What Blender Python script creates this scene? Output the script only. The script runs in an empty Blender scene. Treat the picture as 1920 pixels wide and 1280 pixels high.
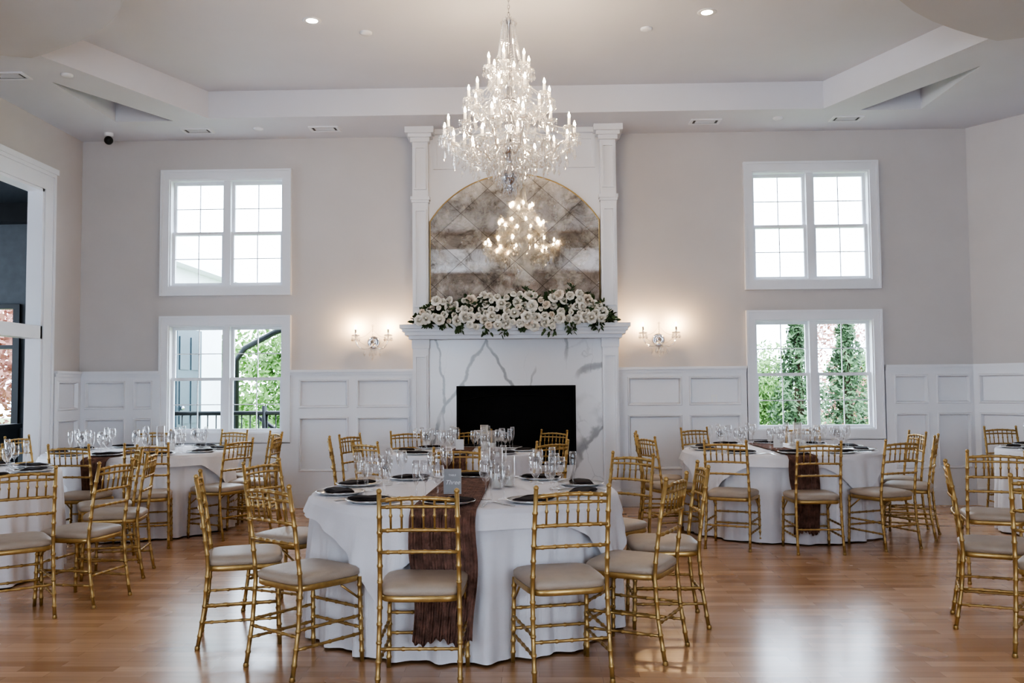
import bpy, math, random
from mathutils import Vector, Matrix
from mathutils.geometry import tessellate_polygon
random.seed(7)
pi=math.pi
COL=bpy.context.scene.collection
CH={}
# ---------------------------------------------------------------- materials
def mat(name,col,rough=.5,metal=0,noise=.06,nscale=8,bump=0,bscale=40,emis=None,es=0,spec=.5,coat=0):
    m=bpy.data.materials.new(name);m.use_nodes=True;nt=m.node_tree;b=nt.nodes['Principled BSDF']
    b.inputs['Roughness'].default_value=rough;b.inputs['Metallic'].default_value=metal
    b.inputs['Specular IOR Level'].default_value=spec;b.inputs['Coat Weight'].default_value=coat
    tc=nt.nodes.new('ShaderNodeTexCoord')
    n=nt.nodes.new('ShaderNodeTexNoise');n.inputs['Scale'].default_value=nscale;n.inputs['Detail'].default_value=4
    nt.links.new(tc.outputs['Object'],n.inputs['Vector'])
    cr=nt.nodes.new('ShaderNodeValToRGB')
    cr.color_ramp.elements[0].position=.3;cr.color_ramp.elements[1].position=.7
    cr.color_ramp.elements[0].color=[c*(1-noise) for c in col]+[1]
    cr.color_ramp.elements[1].color=[min(1,c*(1+noise)) for c in col]+[1]
    nt.links.new(n.outputs['Fac'],cr.inputs['Fac']);nt.links.new(cr.outputs['Color'],b.inputs['Base Color'])
    if bump:
        n2=nt.nodes.new('ShaderNodeTexNoise');n2.inputs['Scale'].default_value=bscale
        nt.links.new(tc.outputs['Object'],n2.inputs['Vector'])
        bp=nt.nodes.new('ShaderNodeBump');bp.inputs['Strength'].default_value=bump;bp.inputs['Distance'].default_value=.01
        nt.links.new(n2.outputs['Fac'],bp.inputs['Height']);nt.links.new(bp.outputs['Normal'],b.inputs['Normal'])
    if emis:
        b.inputs['Emission Color'].default_value=list(emis)+[1];b.inputs['Emission Strength'].default_value=es
    return m
def glassy(name,lo,hi,tint=(1,1,1),rough=.03,diff=.0):
    m=bpy.data.materials.new(name);m.use_nodes=True;nt=m.node_tree
    for n in list(nt.nodes): nt.nodes.remove(n)
    out=nt.nodes.new('ShaderNodeOutputMaterial');mix=nt.nodes.new('ShaderNodeMixShader')
    tr=nt.nodes.new('ShaderNodeBsdfTransparent');tr.inputs['Color'].default_value=(*[.97*t for t in tint],1)
    gl=nt.nodes.new('ShaderNodeBsdfGlossy');gl.inputs['Roughness'].default_value=rough;gl.inputs['Color'].default_value=(*tint,1)
    lw=nt.nodes.new('ShaderNodeLayerWeight');lw.inputs['Blend'].default_value=.35
    mr=nt.nodes.new('ShaderNodeMapRange');mr.inputs['To Min'].default_value=lo;mr.inputs['To Max'].default_value=hi
    nt.links.new(lw.outputs['Facing'],mr.inputs['Value']);nt.links.new(mr.outputs['Result'],mix.inputs['Fac'])
    nt.links.new(tr.outputs[0],mix.inputs[1])
    if diff:
        m2=nt.nodes.new('ShaderNodeMixShader');m2.inputs['Fac'].default_value=diff
        tl=nt.nodes.new('ShaderNodeBsdfDiffuse');tl.inputs['Color'].default_value=(.9,.9,.9,1)
        nt.links.new(gl.outputs[0],m2.inputs[1]);nt.links.new(tl.outputs[0],m2.inputs[2]);nt.links.new(m2.outputs[0],mix.inputs[2])
    else: nt.links.new(gl.outputs[0],mix.inputs[2])
    nt.links.new(mix.outputs[0],out.inputs['Surface']);return m

M_wall=mat('wall_paint',(.61,.578,.565),.75,noise=.02,nscale=2,bump=.05,bscale=120)
M_white=mat('white_trim',(.78,.79,.825),.4,noise=.015,nscale=3)
M_ceil=mat('ceiling_paint',(.69,.695,.74),.8,noise=.02,nscale=1.5)
M_soff=mat('curved_soffit_painted_shade',(.60,.585,.59),.8,noise=.02,nscale=1.5)  # darker than the ceiling: shade far from the windows painted into the colour
M_gold=mat('gold_paint',(.46,.31,.125),.32,metal=.6,noise=.12,nscale=30)
M_seat=mat('taupe_vinyl',(.42,.345,.275),.45,noise=.06,nscale=12,bump=.15,bscale=200)
M_cloth=mat('white_linen',(.75,.74,.77),.8,noise=.02,nscale=10,bump=.12,bscale=250)
M_brown=mat('brown_gauze',(.175,.092,.068),.9,noise=.45,nscale=22,bump=.8,bscale=60)
M_nap=mat('dark_napkin',(.022,.014,.014),.85,noise=.3,nscale=25,bump=.2,bscale=200)
M_plate=mat('white_china',(.8,.8,.8),.12,noise=.02)
M_silver=mat('silver',(.75,.75,.75),.2,metal=1,noise=.03)
M_chrome=mat('chrome',(.55,.55,.58),.12,metal=1,noise=.05)
M_glass=glassy('clear_glass',.05,.7)
M_crys=glassy('crystal',.32,.95,rough=.05,diff=.16)
M_bulb=mat('candle_bulb',(1,.9,.75),.3,emis=(1,.76,.48),es=300)
M_bulb2=mat('sconce_bulb',(1,.9,.75),.3,emis=(1,.68,.36),es=1150)
M_candle=mat('candle_sleeve',(.85,.82,.75),.4,emis=(1,.85,.65),es=.5)
M_black=mat('black_metal',(.012,.012,.013),.4,noise=.2)
M_soot=mat('firebox_black',(.006,.006,.0065),.7,noise=.3,spec=.2)
M_rose=mat('white_rose',(.85,.83,.77),.6,noise=.05,nscale=20)
M_rose2=mat('blush_rose',(.83,.75,.66),.6,noise=.06,nscale=20)
M_leaf=mat('green_leaf',(.05,.09,.035),.5,noise=.4,nscale=9)
M_conif=mat('conifer_green',(.09,.15,.07),.7,noise=.4,nscale=3)
M_green=mat('leaf_green',(.14,.25,.07),.7,noise=.4,nscale=2)
M_red=mat('autumn_red',(.36,.17,.13),.7,noise=.4,nscale=2)
M_bark=mat('bark',(.09,.06,.04),.9,noise=.3,bump=.5)
M_grass=mat('grass',(.16,.22,.08),.9,noise=.3,nscale=3)
M_ext=mat('white_siding',(.75,.77,.8),.7,noise=.03)
M_door=mat('blue_grey_door',(.045,.065,.08),.5,noise=.05)
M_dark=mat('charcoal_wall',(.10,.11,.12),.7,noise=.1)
M_vent=mat('vent_shadow',(.12,.12,.12),.6)
M_lamp=mat('recessed_lamp',(1,.95,.85),.4,emis=(1,.9,.75),es=60)
M_card=mat('grey_card',(.36,.35,.345),.6,noise=.03)
M_cardw=mat('white_card',(.8,.8,.8),.6,noise=.02)
M_goldtrim=mat('brass_trim',(.42,.31,.15),.35,metal=1,noise=.08)
M_wax=mat('candle_wax',(.85,.83,.78),.5,noise=.02)

def floor_mat():
    m=bpy.data.materials.new('maple_planks');m.use_nodes=True;nt=m.node_tree;b=nt.nodes['Principled BSDF']
    tc=nt.nodes.new('ShaderNodeTexCoord');mp=nt.nodes.new('ShaderNodeMapping');mp.inputs['Rotation'].default_value=(0,0,math.radians(0))
    nt.links.new(tc.outputs['Object'],mp.inputs['Vector'])
    br=nt.nodes.new('ShaderNodeTexBrick');br.inputs['Scale'].default_value=1
    br.inputs['Brick Width'].default_value=.48;br.inputs['Row Height'].default_value=.083;br.inputs['Mortar Size'].default_value=.0010
    br.inputs['Color1'].default_value=(.45,.245,.12,1);br.inputs['Color2'].default_value=(.72,.455,.27,1);br.inputs['Mortar'].default_value=(.34,.18,.095,1)
    br.offset=.37;br.inputs['Bias'].default_value=0
    nt.links.new(mp.outputs[0],br.inputs['Vector'])
    mp2=nt.nodes.new('ShaderNodeMapping');mp2.inputs['Scale'].default_value=(1.5,12,1)
    nt.links.new(mp.outputs[0],mp2.inputs['Vector'])
    n=nt.nodes.new('ShaderNodeTexNoise');n.inputs['Scale'].default_value=2;n.inputs['Detail'].default_value=6
    nt.links.new(mp2.outputs[0],n.inputs['Vector'])
    mx=nt.nodes.new('ShaderNodeMix');mx.data_type='RGBA';mx.blend_type='MULTIPLY';mx.inputs[0].default_value=.3
    cr=nt.nodes.new('ShaderNodeValToRGB');cr.color_ramp.elements[0].color=(.65,.6,.55,1);cr.color_ramp.elements[1].color=(1.1,1.08,1.05,1)
    cr.color_ramp.elements[0].position=.3;cr.color_ramp.elements[1].position=.7
    nt.links.new(n.outputs['Fac'],cr.inputs['Fac'])
    nt.links.new(br.outputs['Color'],mx.inputs[6]);nt.links.new(cr.outputs['Color'],mx.inputs[7]);nt.links.new(mx.outputs[2],b.inputs['Base Color'])
    n3=nt.nodes.new('ShaderNodeTexNoise');n3.inputs['Scale'].default_value=1.3
    nt.links.new(tc.outputs['Object'],n3.inputs['Vector'])
    mr=nt.nodes.new('ShaderNodeMapRange');mr.inputs['To Min'].default_value=.18;mr.inputs['To Max'].default_value=.33
    nt.links.new(n3.outputs['Fac'],mr.inputs['Value']);nt.links.new(mr.outputs[0],b.inputs['Roughness'])
    b.inputs['Coat Weight'].default_value=.4;b.inputs['Coat Roughness'].default_value=.17
    bp=nt.nodes.new('ShaderNodeBump');bp.inputs['Strength'].default_value=.05;bp.inputs['Distance'].default_value=.004
    nt.links.new(n.outputs['Fac'],bp.inputs['Height']);nt.links.new(bp.outputs[0],b.inputs['Normal'])
    return m
M_floor=floor_mat()
def marble_mat():
    m=bpy.data.materials.new('veined_marble');m.use_nodes=True;nt=m.node_tree;b=nt.nodes['Principled BSDF'];b.inputs['Roughness'].default_value=.2
    tc=nt.nodes.new('ShaderNodeTexCoord')
    def veins(seed,sc,scale3,th,dist,dark,nsc,lo,hi):
        n=nt.nodes.new('ShaderNodeTexNoise');n.inputs['Scale'].default_value=nsc;n.inputs['Detail'].default_value=6
        nt.links.new(tc.outputs['Object'],n.inputs['Vector'])
        mx=nt.nodes.new('ShaderNodeMix');mx.data_type='RGBA';mx.inputs[0].default_value=dist
        nt.links.new(tc.outputs['Object'],mx.inputs[6]);nt.links.new(n.outputs['Color'],mx.inputs[7])
        mp=nt.nodes.new('ShaderNodeMapping');mp.inputs['Rotation'].default_value=(0,.45,0);mp.inputs['Scale'].default_value=scale3;mp.inputs['Location'].default_value=(seed,.2,seed*.7)
        nt.links.new(mx.outputs[2],mp.inputs['Vector'])
        v=nt.nodes.new('ShaderNodeTexVoronoi');v.feature='DISTANCE_TO_EDGE';v.inputs['Scale'].default_value=sc
        nt.links.new(mp.outputs[0],v.inputs['Vector'])
        cr=nt.nodes.new('ShaderNodeValToRGB');e=cr.color_ramp.elements
        e[0].position=0;e[0].color=(dark,)*3+(1,);e[1].position=th;e[1].color=(1,1,1,1)
        x=e.new(th*.6);x.color=(dark*1.15,)*3+(1,)
        nt.links.new(v.outputs['Distance'],cr.inputs['Fac'])
        n2=nt.nodes.new('ShaderNodeTexNoise');n2.inputs['Scale'].default_value=1.7;n2.noise_dimensions='4D';n2.inputs['W'].default_value=seed
        nt.links.new(tc.outputs['Object'],n2.inputs['Vector'])
        c2=nt.nodes.new('ShaderNodeValToRGB');c2.color_ramp.elements[0].position=lo;c2.color_ramp.elements[1].position=hi
        nt.links.new(n2.outputs['Fac'],c2.inputs['Fac'])
        m2=nt.nodes.new('ShaderNodeMix');m2.data_type='RGBA';m2.inputs[7].default_value=(1,1,1,1)
        nt.links.new(c2.outputs['Color'],m2.inputs[0]);nt.links.new(cr.outputs['Color'],m2.inputs[6]);return m2
    a=veins(.7,.95,(2.3,1,.9),.022,.20,.48,2.4,.50,.6);b2=veins(3.1,1.8,(1.6,1,1),.008,.18,.78,3.0,.40,.5)
    mm=nt.nodes.new('ShaderNodeMix');mm.data_type='RGBA';mm.blend_type='MULTIPLY';mm.inputs[0].default_value=1
    nt.links.new(a.outputs[2],mm.inputs[6]);nt.links.new(b2.outputs[2],mm.inputs[7])
    m3=nt.nodes.new('ShaderNodeMix');m3.data_type='RGBA';m3.blend_type='MULTIPLY';m3.inputs[0].default_value=1;m3.inputs[7].default_value=(.70,.70,.72,1)
    nt.links.new(mm.outputs[2],m3.inputs[6]);nt.links.new(m3.outputs[2],b.inputs['Base Color']);return m
M_marble=marble_mat()
def mirror_mat():
    m=bpy.data.materials.new('antique_mirror');m.use_nodes=True;nt=m.node_tree;b=nt.nodes['Principled BSDF']
    tc=nt.nodes.new('ShaderNodeTexCoord')
    n=nt.nodes.new('ShaderNodeTexNoise');n.inputs['Scale'].default_value=3.2;n.inputs['Detail'].default_value=10;n.inputs['Roughness'].default_value=.78;n.inputs['Distortion'].default_value=.5
    nt.links.new(tc.outputs['Object'],n.inputs['Vector'])
    cr=nt.nodes.new('ShaderNodeValToRGB');e=cr.color_ramp.elements
    e[0].position=.38;e[0].color=(.25,.22,.185,1);e[1].position=.58;e[1].color=(.90,.86,.79,1);x=e.new(.47);x.color=(.64,.60,.53,1)
    nt.links.new(n.outputs['Fac'],cr.inputs['Fac'])
    sx=nt.nodes.new('ShaderNodeSeparateXYZ');nt.links.new(tc.outputs['Object'],sx.inputs[0])
    def diag(sgn,op,thr):
        a=nt.nodes.new('ShaderNodeMath');a.operation='MULTIPLY_ADD';a.inputs[1].default_value=sgn;nt.links.new(sx.outputs['Z'],a.inputs[0]);nt.links.new(sx.outputs['X'],a.inputs[2])
        mm=nt.nodes.new('ShaderNodeMath');mm.operation='MULTIPLY';mm.inputs[1].default_value=1/.62;nt.links.new(a.outputs[0],mm.inputs[0])
        fr=nt.nodes.new('ShaderNodeMath');fr.operation=op;nt.links.new(mm.outputs[0],fr.inputs[0])
        if op=='FLOOR':return fr
        lt=nt.nodes.new('ShaderNodeMath');lt.operation='LESS_THAN';lt.inputs[1].default_value=thr;nt.links.new(fr.outputs[0],lt.inputs[0]);return lt
    l1=diag(1.1,'FRACT',.016);l2=diag(-1.1,'FRACT',.016)
    f1=diag(1.1,'FLOOR',0);f2=diag(-1.1,'FLOOR',0)
    cb=nt.nodes.new('ShaderNodeCombineXYZ');nt.links.new(f1.outputs[0],cb.inputs[0]);nt.links.new(f2.outputs[0],cb.inputs[1])
    wn=nt.nodes.new('ShaderNodeTexWhiteNoise');nt.links.new(cb.outputs[0],wn.inputs[0])
    tv=nt.nodes.new('ShaderNodeMapRange');tv.inputs['To Min'].default_value=.70;tv.inputs['To Max'].default_value=1.0;nt.links.new(wn.outputs['Value'],tv.inputs['Value'])
    ml=nt.nodes.new('ShaderNodeMix');ml.data_type='RGBA';ml.blend_type='MULTIPLY';ml.inputs[0].default_value=1
    nt.links.new(cr.outputs['Color'],ml.inputs[6]);nt.links.new(tv.outputs[0],ml.inputs[7])
    mxm=nt.nodes.new('ShaderNodeMath');mxm.operation='MAXIMUM';nt.links.new(l1.outputs[0],mxm.inputs[0]);nt.links.new(l2.outputs[0],mxm.inputs[1])
    mx=nt.nodes.new('ShaderNodeMix');mx.data_type='RGBA';mx.inputs[7].default_value=(.12,.10,.085,1)
    hf=nt.nodes.new('ShaderNodeMath');hf.operation='MULTIPLY';hf.inputs[1].default_value=.65;nt.links.new(mxm.outputs[0],hf.inputs[0])
    nt.links.new(hf.outputs[0],mx.inputs[0]);nt.links.new(ml.outputs[2],mx.inputs[6]);nt.links.new(mx.outputs[2],b.inputs['Base Color'])
    mr=nt.nodes.new('ShaderNodeMapRange');mr.inputs['From Min'].default_value=.36;mr.inputs['From Max'].default_value=.50;mr.inputs['To Min'].default_value=.10;mr.inputs['To Max'].default_value=.02
    nt.links.new(n.outputs['Fac'],mr.inputs['Value']);nt.links.new(mr.outputs[0],b.inputs['Roughness'])
    n4=nt.nodes.new('ShaderNodeTexNoise');n4.inputs['Scale'].default_value=5;n4.inputs['Detail'].default_value=8;nt.links.new(tc.outputs['Object'],n4.inputs['Vector'])
    m4=nt.nodes.new('ShaderNodeMapRange');m4.inputs['From Min'].default_value=.40;m4.inputs['From Max'].default_value=.58;m4.inputs['To Min'].default_value=.55;m4.inputs['To Max'].default_value=.95
    nt.links.new(n4.outputs['Fac'],m4.inputs['Value']);nt.links.new(m4.outputs[0],b.inputs['Metallic'])
    return m
M_mirror=mirror_mat()

# ---------------------------------------------------------------- builder
class BB:
    def __init__(s): s.v=[];s.f=[];s.s=[];s.m=[]
    def add(s,vs,fs,smooth=True,mi=0,M=None):
        o=len(s.v)
        for p in vs:
            p=Vector(p)
            if M is not None:p=M@p
            s.v.append(p)
        for f in fs: s.f.append([o+i for i in f]);s.s.append(smooth);s.m.append(mi)
        return s
    def box(s,x0,x1,y0,y1,z0,z1,mi=0,M=None):
        vs=[(x,y,z) for z in(z0,z1) for y in(y0,y1) for x in(x0,x1)]
        return s.add(vs,[(0,2,3,1),(4,5,7,6),(0,1,5,4),(2,6,7,3),(0,4,6,2),(1,3,7,5)],False,mi,M)
    def lathe(s,prof,seg=24,M=None,mi=0,smooth=True):
        vs=[];fs=[]
        for r,z in prof:
            for k in range(seg):
                a=2*pi*k/seg;vs.append((r*math.cos(a),r*math.sin(a),z))
        for i in range(len(prof)-1):
            for k in range(seg):
                k2=(k+1)%seg;fs.append((i*seg+k,i*seg+k2,(i+1)*seg+k2,(i+1)*seg+k))
        return s.add(vs,fs,smooth,mi,M)
    def tube(s,pts,r,seg=8,rings=(),rr=None,step=.06,mi=0,M=None,taper=None):
        pts=[Vector(p) for p in pts];L=[0]
        for i in range(1,len(pts)):L.append(L[-1]+(pts[i]-pts[i-1]).length)
        T=L[-1]
        if T<1e-6:return s
        ts=set([0,1]);
        for l in L:ts.add(l/T)
        rad={}
        for q in rings:
            d=.007/T
            for dt,k in((-1.3*d,0),(-.7*d,.8),(0,1),(.7*d,.8),(1.3*d,0)):
                t=min(1,max(0,q+dt));ts.add(t);rad[t]=k
        ts=sorted(ts)
        def at(t):
            d=t*T
            for i in range(1,len(pts)):
                if d<=L[i]+1e-9:
                    k=(d-L[i-1])/max(1e-9,L[i]-L[i-1]);return pts[i-1].lerp(pts[i],k)
            return pts[-1]
        P=[at(t) for t in ts];vs=[];fs=[];up=None
        for i,(t,pp) in enumerate(zip(ts,P)):
            e=1e-3
            tg=(at(min(1,t+e))-at(max(0,t-e)))
            if tg.length<1e-9:tg=Vector((0,0,1))
            tg.normalize()
            if up is None:
                up=Vector((1,0,0)) if abs(tg.x)<.8 else Vector((0,1,0))
            up=(up-tg*up.dot(tg));up.normalize();bi=tg.cross(up)
            rd=r+(((rr or r*1.35)-r)*rad.get(t,0))
            if taper:rd*=taper[0]+(taper[1]-taper[0])*t
            for k in range(seg):
                a=2*pi*k/seg;vs.append(pp+(up*math.cos(a)+bi*math.sin(a))*rd)
        n=len(P)
        for i in range(n-1):
            for k in range(seg):
                k2=(k+1)%seg;fs.append((i*seg+k,i*seg+k2,(i+1)*seg+k2,(i+1)*seg+k))
        fs.append(tuple(reversed(range(seg))));fs.append(tuple(range((n-1)*seg,n*seg)))
        return s.add(vs,fs,True,mi,M)
    def ball(s,c,r,seg=10,rows=7,sz=1,mi=0,M=None):
        prof=[(max(1e-5,r*math.sin(pi*i/rows)),-r*sz*math.cos(pi*i/rows)) for i in range(rows+1)]
        MM=Matrix.Translation(c)
        if M is not None:MM=M@MM
        return s.lathe(prof,seg,MM,mi)
    def panel(s,u0,u1,z0,z1,y0,y1,holes=(),mi=0,M=None):
        us=sorted(set([u0,u1]+[min(u1,max(u0,h[i])) for h in holes for i in(0,1)]))
        zs=sorted(set([z0,z1]+[min(z1,max(z0,h[i])) for h in holes for i in(2,3)]))
        ins=lambda a,b:any(h[0]<a<h[1] and h[2]<b<h[3] for h in holes)
        g={}
        for i in range(len(us)-1):
            for j in range(len(zs)-1):
                g[i,j]=not ins((us[i]+us[i+1])/2,(zs[j]+zs[j+1])/2)
        for (i,j),on in g.items():
            if not on:continue
            a,b,c,d=us[i],us[i+1],zs[j],zs[j+1]
            s.add([(a,y0,c),(b,y0,c),(b,y0,d),(a,y0,d)],[(0,1,2,3)],False,mi,M)
            s.add([(a,y1,c),(b,y1,c),(b,y1,d),(a,y1,d)],[(3,2,1,0)],False,mi,M)
            if not g.get((i-1,j)):s.add([(a,y0,c),(a,y0,d),(a,y1,d),(a,y1,c)],[(0,1,2,3)],False,mi,M)
            if not g.get((i+1,j)):s.add([(b,y0,c),(b,y1,c),(b,y1,d),(b,y0,d)],[(0,1,2,3)],False,mi,M)
            if not g.get((i,j-1)):s.add([(a,y0,c),(a,y1,c),(b,y1,c),(b,y0,c)],[(0,1,2,3)],False,mi,M)
            if not g.get((i,j+1)):s.add([(a,y0,d),(b,y0,d),(b,y1,d),(a,y1,d)],[(0,1,2,3)],False,mi,M)
        return s
    def mesh(s,name,mats):
        me=bpy.data.meshes.new(name);me.from_pydata([tuple(p) for p in s.v],[],s.f)
        for m in mats:me.materials.append(m)
        for p,sm,mi in zip(me.polygons,s.s,s.m):p.use_smooth=sm;p.material_index=mi
        me.update();return me
    def obj(s,name,mats,parent=None,loc=(0,0,0),rz=0,**k):
        if not isinstance(mats,(list,tuple)):mats=[mats]
        o=bpy.data.objects.new(name,s.mesh(name,mats));COL.objects.link(o)
        o.location=loc;o.rotation_euler=(0,0,rz);reg(o,parent)
        for a,b in k.items():o[a]=b
        return o
def reg(o,parent):
    CH[o]=[]
    if parent is not None:o.parent=parent;CH[parent].append(o)
def empty(name,loc,rz=0,**k):
    o=bpy.data.objects.new(name,None);COL.objects.link(o);o.location=loc;o.rotation_euler=(0,0,rz);o.empty_display_size=.1
    CH[o]=[]
    for a,b in k.items():o[a]=b
    return o
def dup(o,loc=None,rz=None,parent=None,label=None,scale=None):
    n=o.copy();COL.objects.link(n);CH[n]=[]
    if loc is not None:n.location=loc
    if rz is not None:n.rotation_euler=(0,0,rz)
    if scale is not None:n.scale=(scale,)*3
    if label:n['label']=label
    if parent is not None:n.parent=parent;CH[parent].append(n)
    for c in CH[o]:dup(c,parent=n)
    return n
def bez(P0,P1,P2,P3,n=12):
    P=[Vector(p) for p in(P0,P1,P2,P3)]
    return [P[0]*(1-t)**3+P[1]*3*t*(1-t)**2+P[2]*3*t*t*(1-t)+P[3]*t**3 for t in[i/n for i in range(n+1)]]
ST='structure'
# ---------------------------------------------------------------- room shell
D=10.6;XL=-5.41;XR=6.8;ZC=4.36;ZT=4.66;CX=-.225
WZ=[(.87,2.14),(2.60,3.88)];WX=[(-4.34,-2.98),(2.54,3.90)]
holes=[(a,b,c,d) for a,b in WX for c,d in WZ]
BB().panel(XL-.15,5.04,0,ZT+.2,D,D+.18,holes).obj('wall_back',M_wall,kind=ST)
LW=Matrix(((0,-1,0,0),(1,0,0,0),(0,0,1,0),(0,0,0,1)))   # u->Y, y->-X
OY0,OY1,OZ=5.6,9.74,3.60
BB().panel(-3,D,0,ZT+.2,-XL,-XL+.14,[(OY0,OY1,-1,OZ)],M=LW).obj('wall_left',M_wall,kind=ST)
# angled wall
p0=Vector((5.04,10.6,0));p1=Vector((XR,8.16,0));dr=(p1-p0);LA=dr.length;dr.normalize()
nrm=Vector((-dr.y,dr.x,0))
if nrm.y<0:nrm=-nrm
MA=Matrix(((dr.x,nrm.x,0,p0.x),(dr.y,nrm.y,0,p0.y),(0,0,1,0),(0,0,0,1)))
BB().panel(0,LA,0,ZT+.2,0,.18,M=MA).obj('wall_angled',M_wall,kind=ST)
BB().box(XR,XR+.15,-3,8.16,0,ZT+.2).obj('wall_right',M_wall,kind=ST)
BB().panel(XL-.15,XR+.15,0,ZT+.2,-3.15,-3,[(-3.9,-1.5,.5,3.3),(2,4.4,.5,3.3)]).obj('wall_front',M_wall,kind=ST)
BB().box(-10.5,XR+.15,-3.15,D+.18,-.12,0).obj('floor',M_floor,kind=ST)
# ceiling
def half_tray():
    return [(3.355,9.74),(4.2,7.74),(3.97,7.62),(3.72,7.47),(3.46,7.29),(3.22,7.08),(3.02,6.86),(2.86,6.6),(2.74,6.3),(2.68,5.95),(2.66,5.6)]
h=half_tray();ring=[(CX+x,y) for x,y in h]+[(CX+x,11.0-y+.0) for x,y in reversed(h[:-1])]
ring=ring+[(2*CX-x,y) for x,y in reversed(ring)]
triR=[(4.20,9.82),(4.20,8.50),(3.55,9.82)];triL=[(2*CX-x,y) for x,y in triR]
c=BB()
def poly(loops,z,c=c):
    L=[[Vector((x,y,0)) for x,y in l] for l in loops];flat=[p for l in L for p in l]
    t=tessellate_polygon(L);c.add([(p.x,p.y,z) for p in flat],[tuple(q) for q in t],False)
outer=[(XL-.15,-3.15),(XR+.15,-3.15),(XR+.15,8.3),(5.15,D+.15),(XL-.15,D+.15)]
poly([outer,ring,triR,triL],ZC);poly([ring],ZT)
for tri in(triR,triL):poly([tri],ZC+.26)
def skirt(l,z0,z1,c=c):
    for i in range(len(l)):
        a,b=l[i],l[(i+1)%len(l)];c.add([(*a,z0),(*b,z0),(*b,z1),(*a,z1)],[(0,1,2,3)],False)
skirt(ring,ZC,ZT);skirt(triR,ZC,ZC+.26);skirt(triL,ZC,ZC+.26)
c.obj('ceiling',M_ceil,kind=ST)
# curved dropped soffit either side of the tray, slab added to carry painted shade
tn=[0]
def trim(bb,m=M_white):
    tn[0]+=1;return bb.obj('trim_%d'%tn[0],m,kind=ST)
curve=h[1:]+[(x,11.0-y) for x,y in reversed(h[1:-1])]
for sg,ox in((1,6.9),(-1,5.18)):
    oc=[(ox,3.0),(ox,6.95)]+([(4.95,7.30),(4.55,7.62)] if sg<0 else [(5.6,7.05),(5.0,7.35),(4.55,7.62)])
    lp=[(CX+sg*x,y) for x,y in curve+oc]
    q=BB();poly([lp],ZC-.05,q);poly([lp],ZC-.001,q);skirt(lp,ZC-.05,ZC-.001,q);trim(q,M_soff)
# baseboards + wainscot
def cols(l):
    r=[]
    for a,b in l:r+=[(a,b,1.16,1.49),(a,b,.42,1.05)]
    return r
def bead_frame(b,x0,x1,z0,z1,yf,M):
    w=.03
    def ringp(k,y):return [(x0+k,y,z0+k),(x1-k,y,z0+k),(x1-k,y,z1-k),(x0+k,y,z1-k)]
    L=ringp(-.004,yf+.001)+ringp(.004,yf-.012)+ringp(.016,yf-.010)+ringp(w,yf+.030)
    fs=[(r*4+i,r*4+(i+1)%4,(r+1)*4+(i+1)%4,(r+1)*4+i) for r in range(3) for i in range(4)]
    b.add(L,fs,False,0,M)
def wains(u0,u1,cl,wh=None,M=None,nm='back'):
    hs=cols(cl)
    if wh:hs+=[(wh[0],wh[1],.75,2)]
    g=[(wh[0],wh[1],.75,2)] if wh else []
    b=BB();b.panel(u0,u1,.0,1.57,-.008,0.0,g,M=M);b.panel(u0,u1,.2,1.57,-.04,-.008,hs,M=M)
    b.panel(u0,u1,1.575,1.605,-.075,0,g,M=M);b.panel(u0,u1,1.54,1.575,-.055,-.035,g,M=M)
    for (x0,x1,z0,z1) in cols(cl):bead_frame(b,x0,x1,z0,z1,-.04,M)
    trim(b)
MB=Matrix.Translation((0,D,0))
wains(XL,-1.40,[(-5.32,-4.84),(-4.74,-4.52),(-2.78,-2.20),(-2.10,-1.48)],(-4.44,-2.88),MB)
wains(.93,5.04,[(1.06,1.68),(1.77,2.36),(4.12,4.50),(4.60,4.98)],(2.43,4.02),MB)
wains(0,LA,[(.08,.6),(.7,1.3),(1.4,2.0),(2.1,2.7)],None,MA)
LWM=LW@Matrix.Translation((0,-XL,0))
wains(9.98,D,[(10.05,10.50)],None,LWM)
def base(u0,u1,M,name):
    b=BB();b.panel(u0,u1,0,.17,-.06,0,M=M);b.panel(u0,u1,.17,.2,-.048,0,M=M);b.obj(name,M_white,kind=ST)
base(XL,-1.4,MB,'baseboard_back');base(.93,5.04,MB,'baseboard_back');base(0,LA,MA,'baseboard_angled');base(9.98,D,LWM,'baseboard_left')
# left opening casing, jambs, transom
b=BB()
b.panel(OY0-.2,OY1+.2,0,OZ+.2,-.035,0,[(OY0,OY1,-1,OZ)],M=LWM)
b.panel(OY0-.23,OY1+.23,OZ+.2,OZ+.26,-.06,0,M=LWM)
b.panel(OY0-.2,OY1+.2,0,OZ+.2,-.05,-.035,[(OY0-.16,OY1+.16,-1,OZ+.16)],M=LWM)
b.panel(OY0,OY1,1.95,2.09,-.02,.15,M=LWM)
b.panel(OY1-.03,OY1,0,OZ,-.02,.15,M=LWM);b.panel(OY0,OY1,OZ-.03,OZ,-.02,.15,M=LWM)
trim(b)
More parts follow.
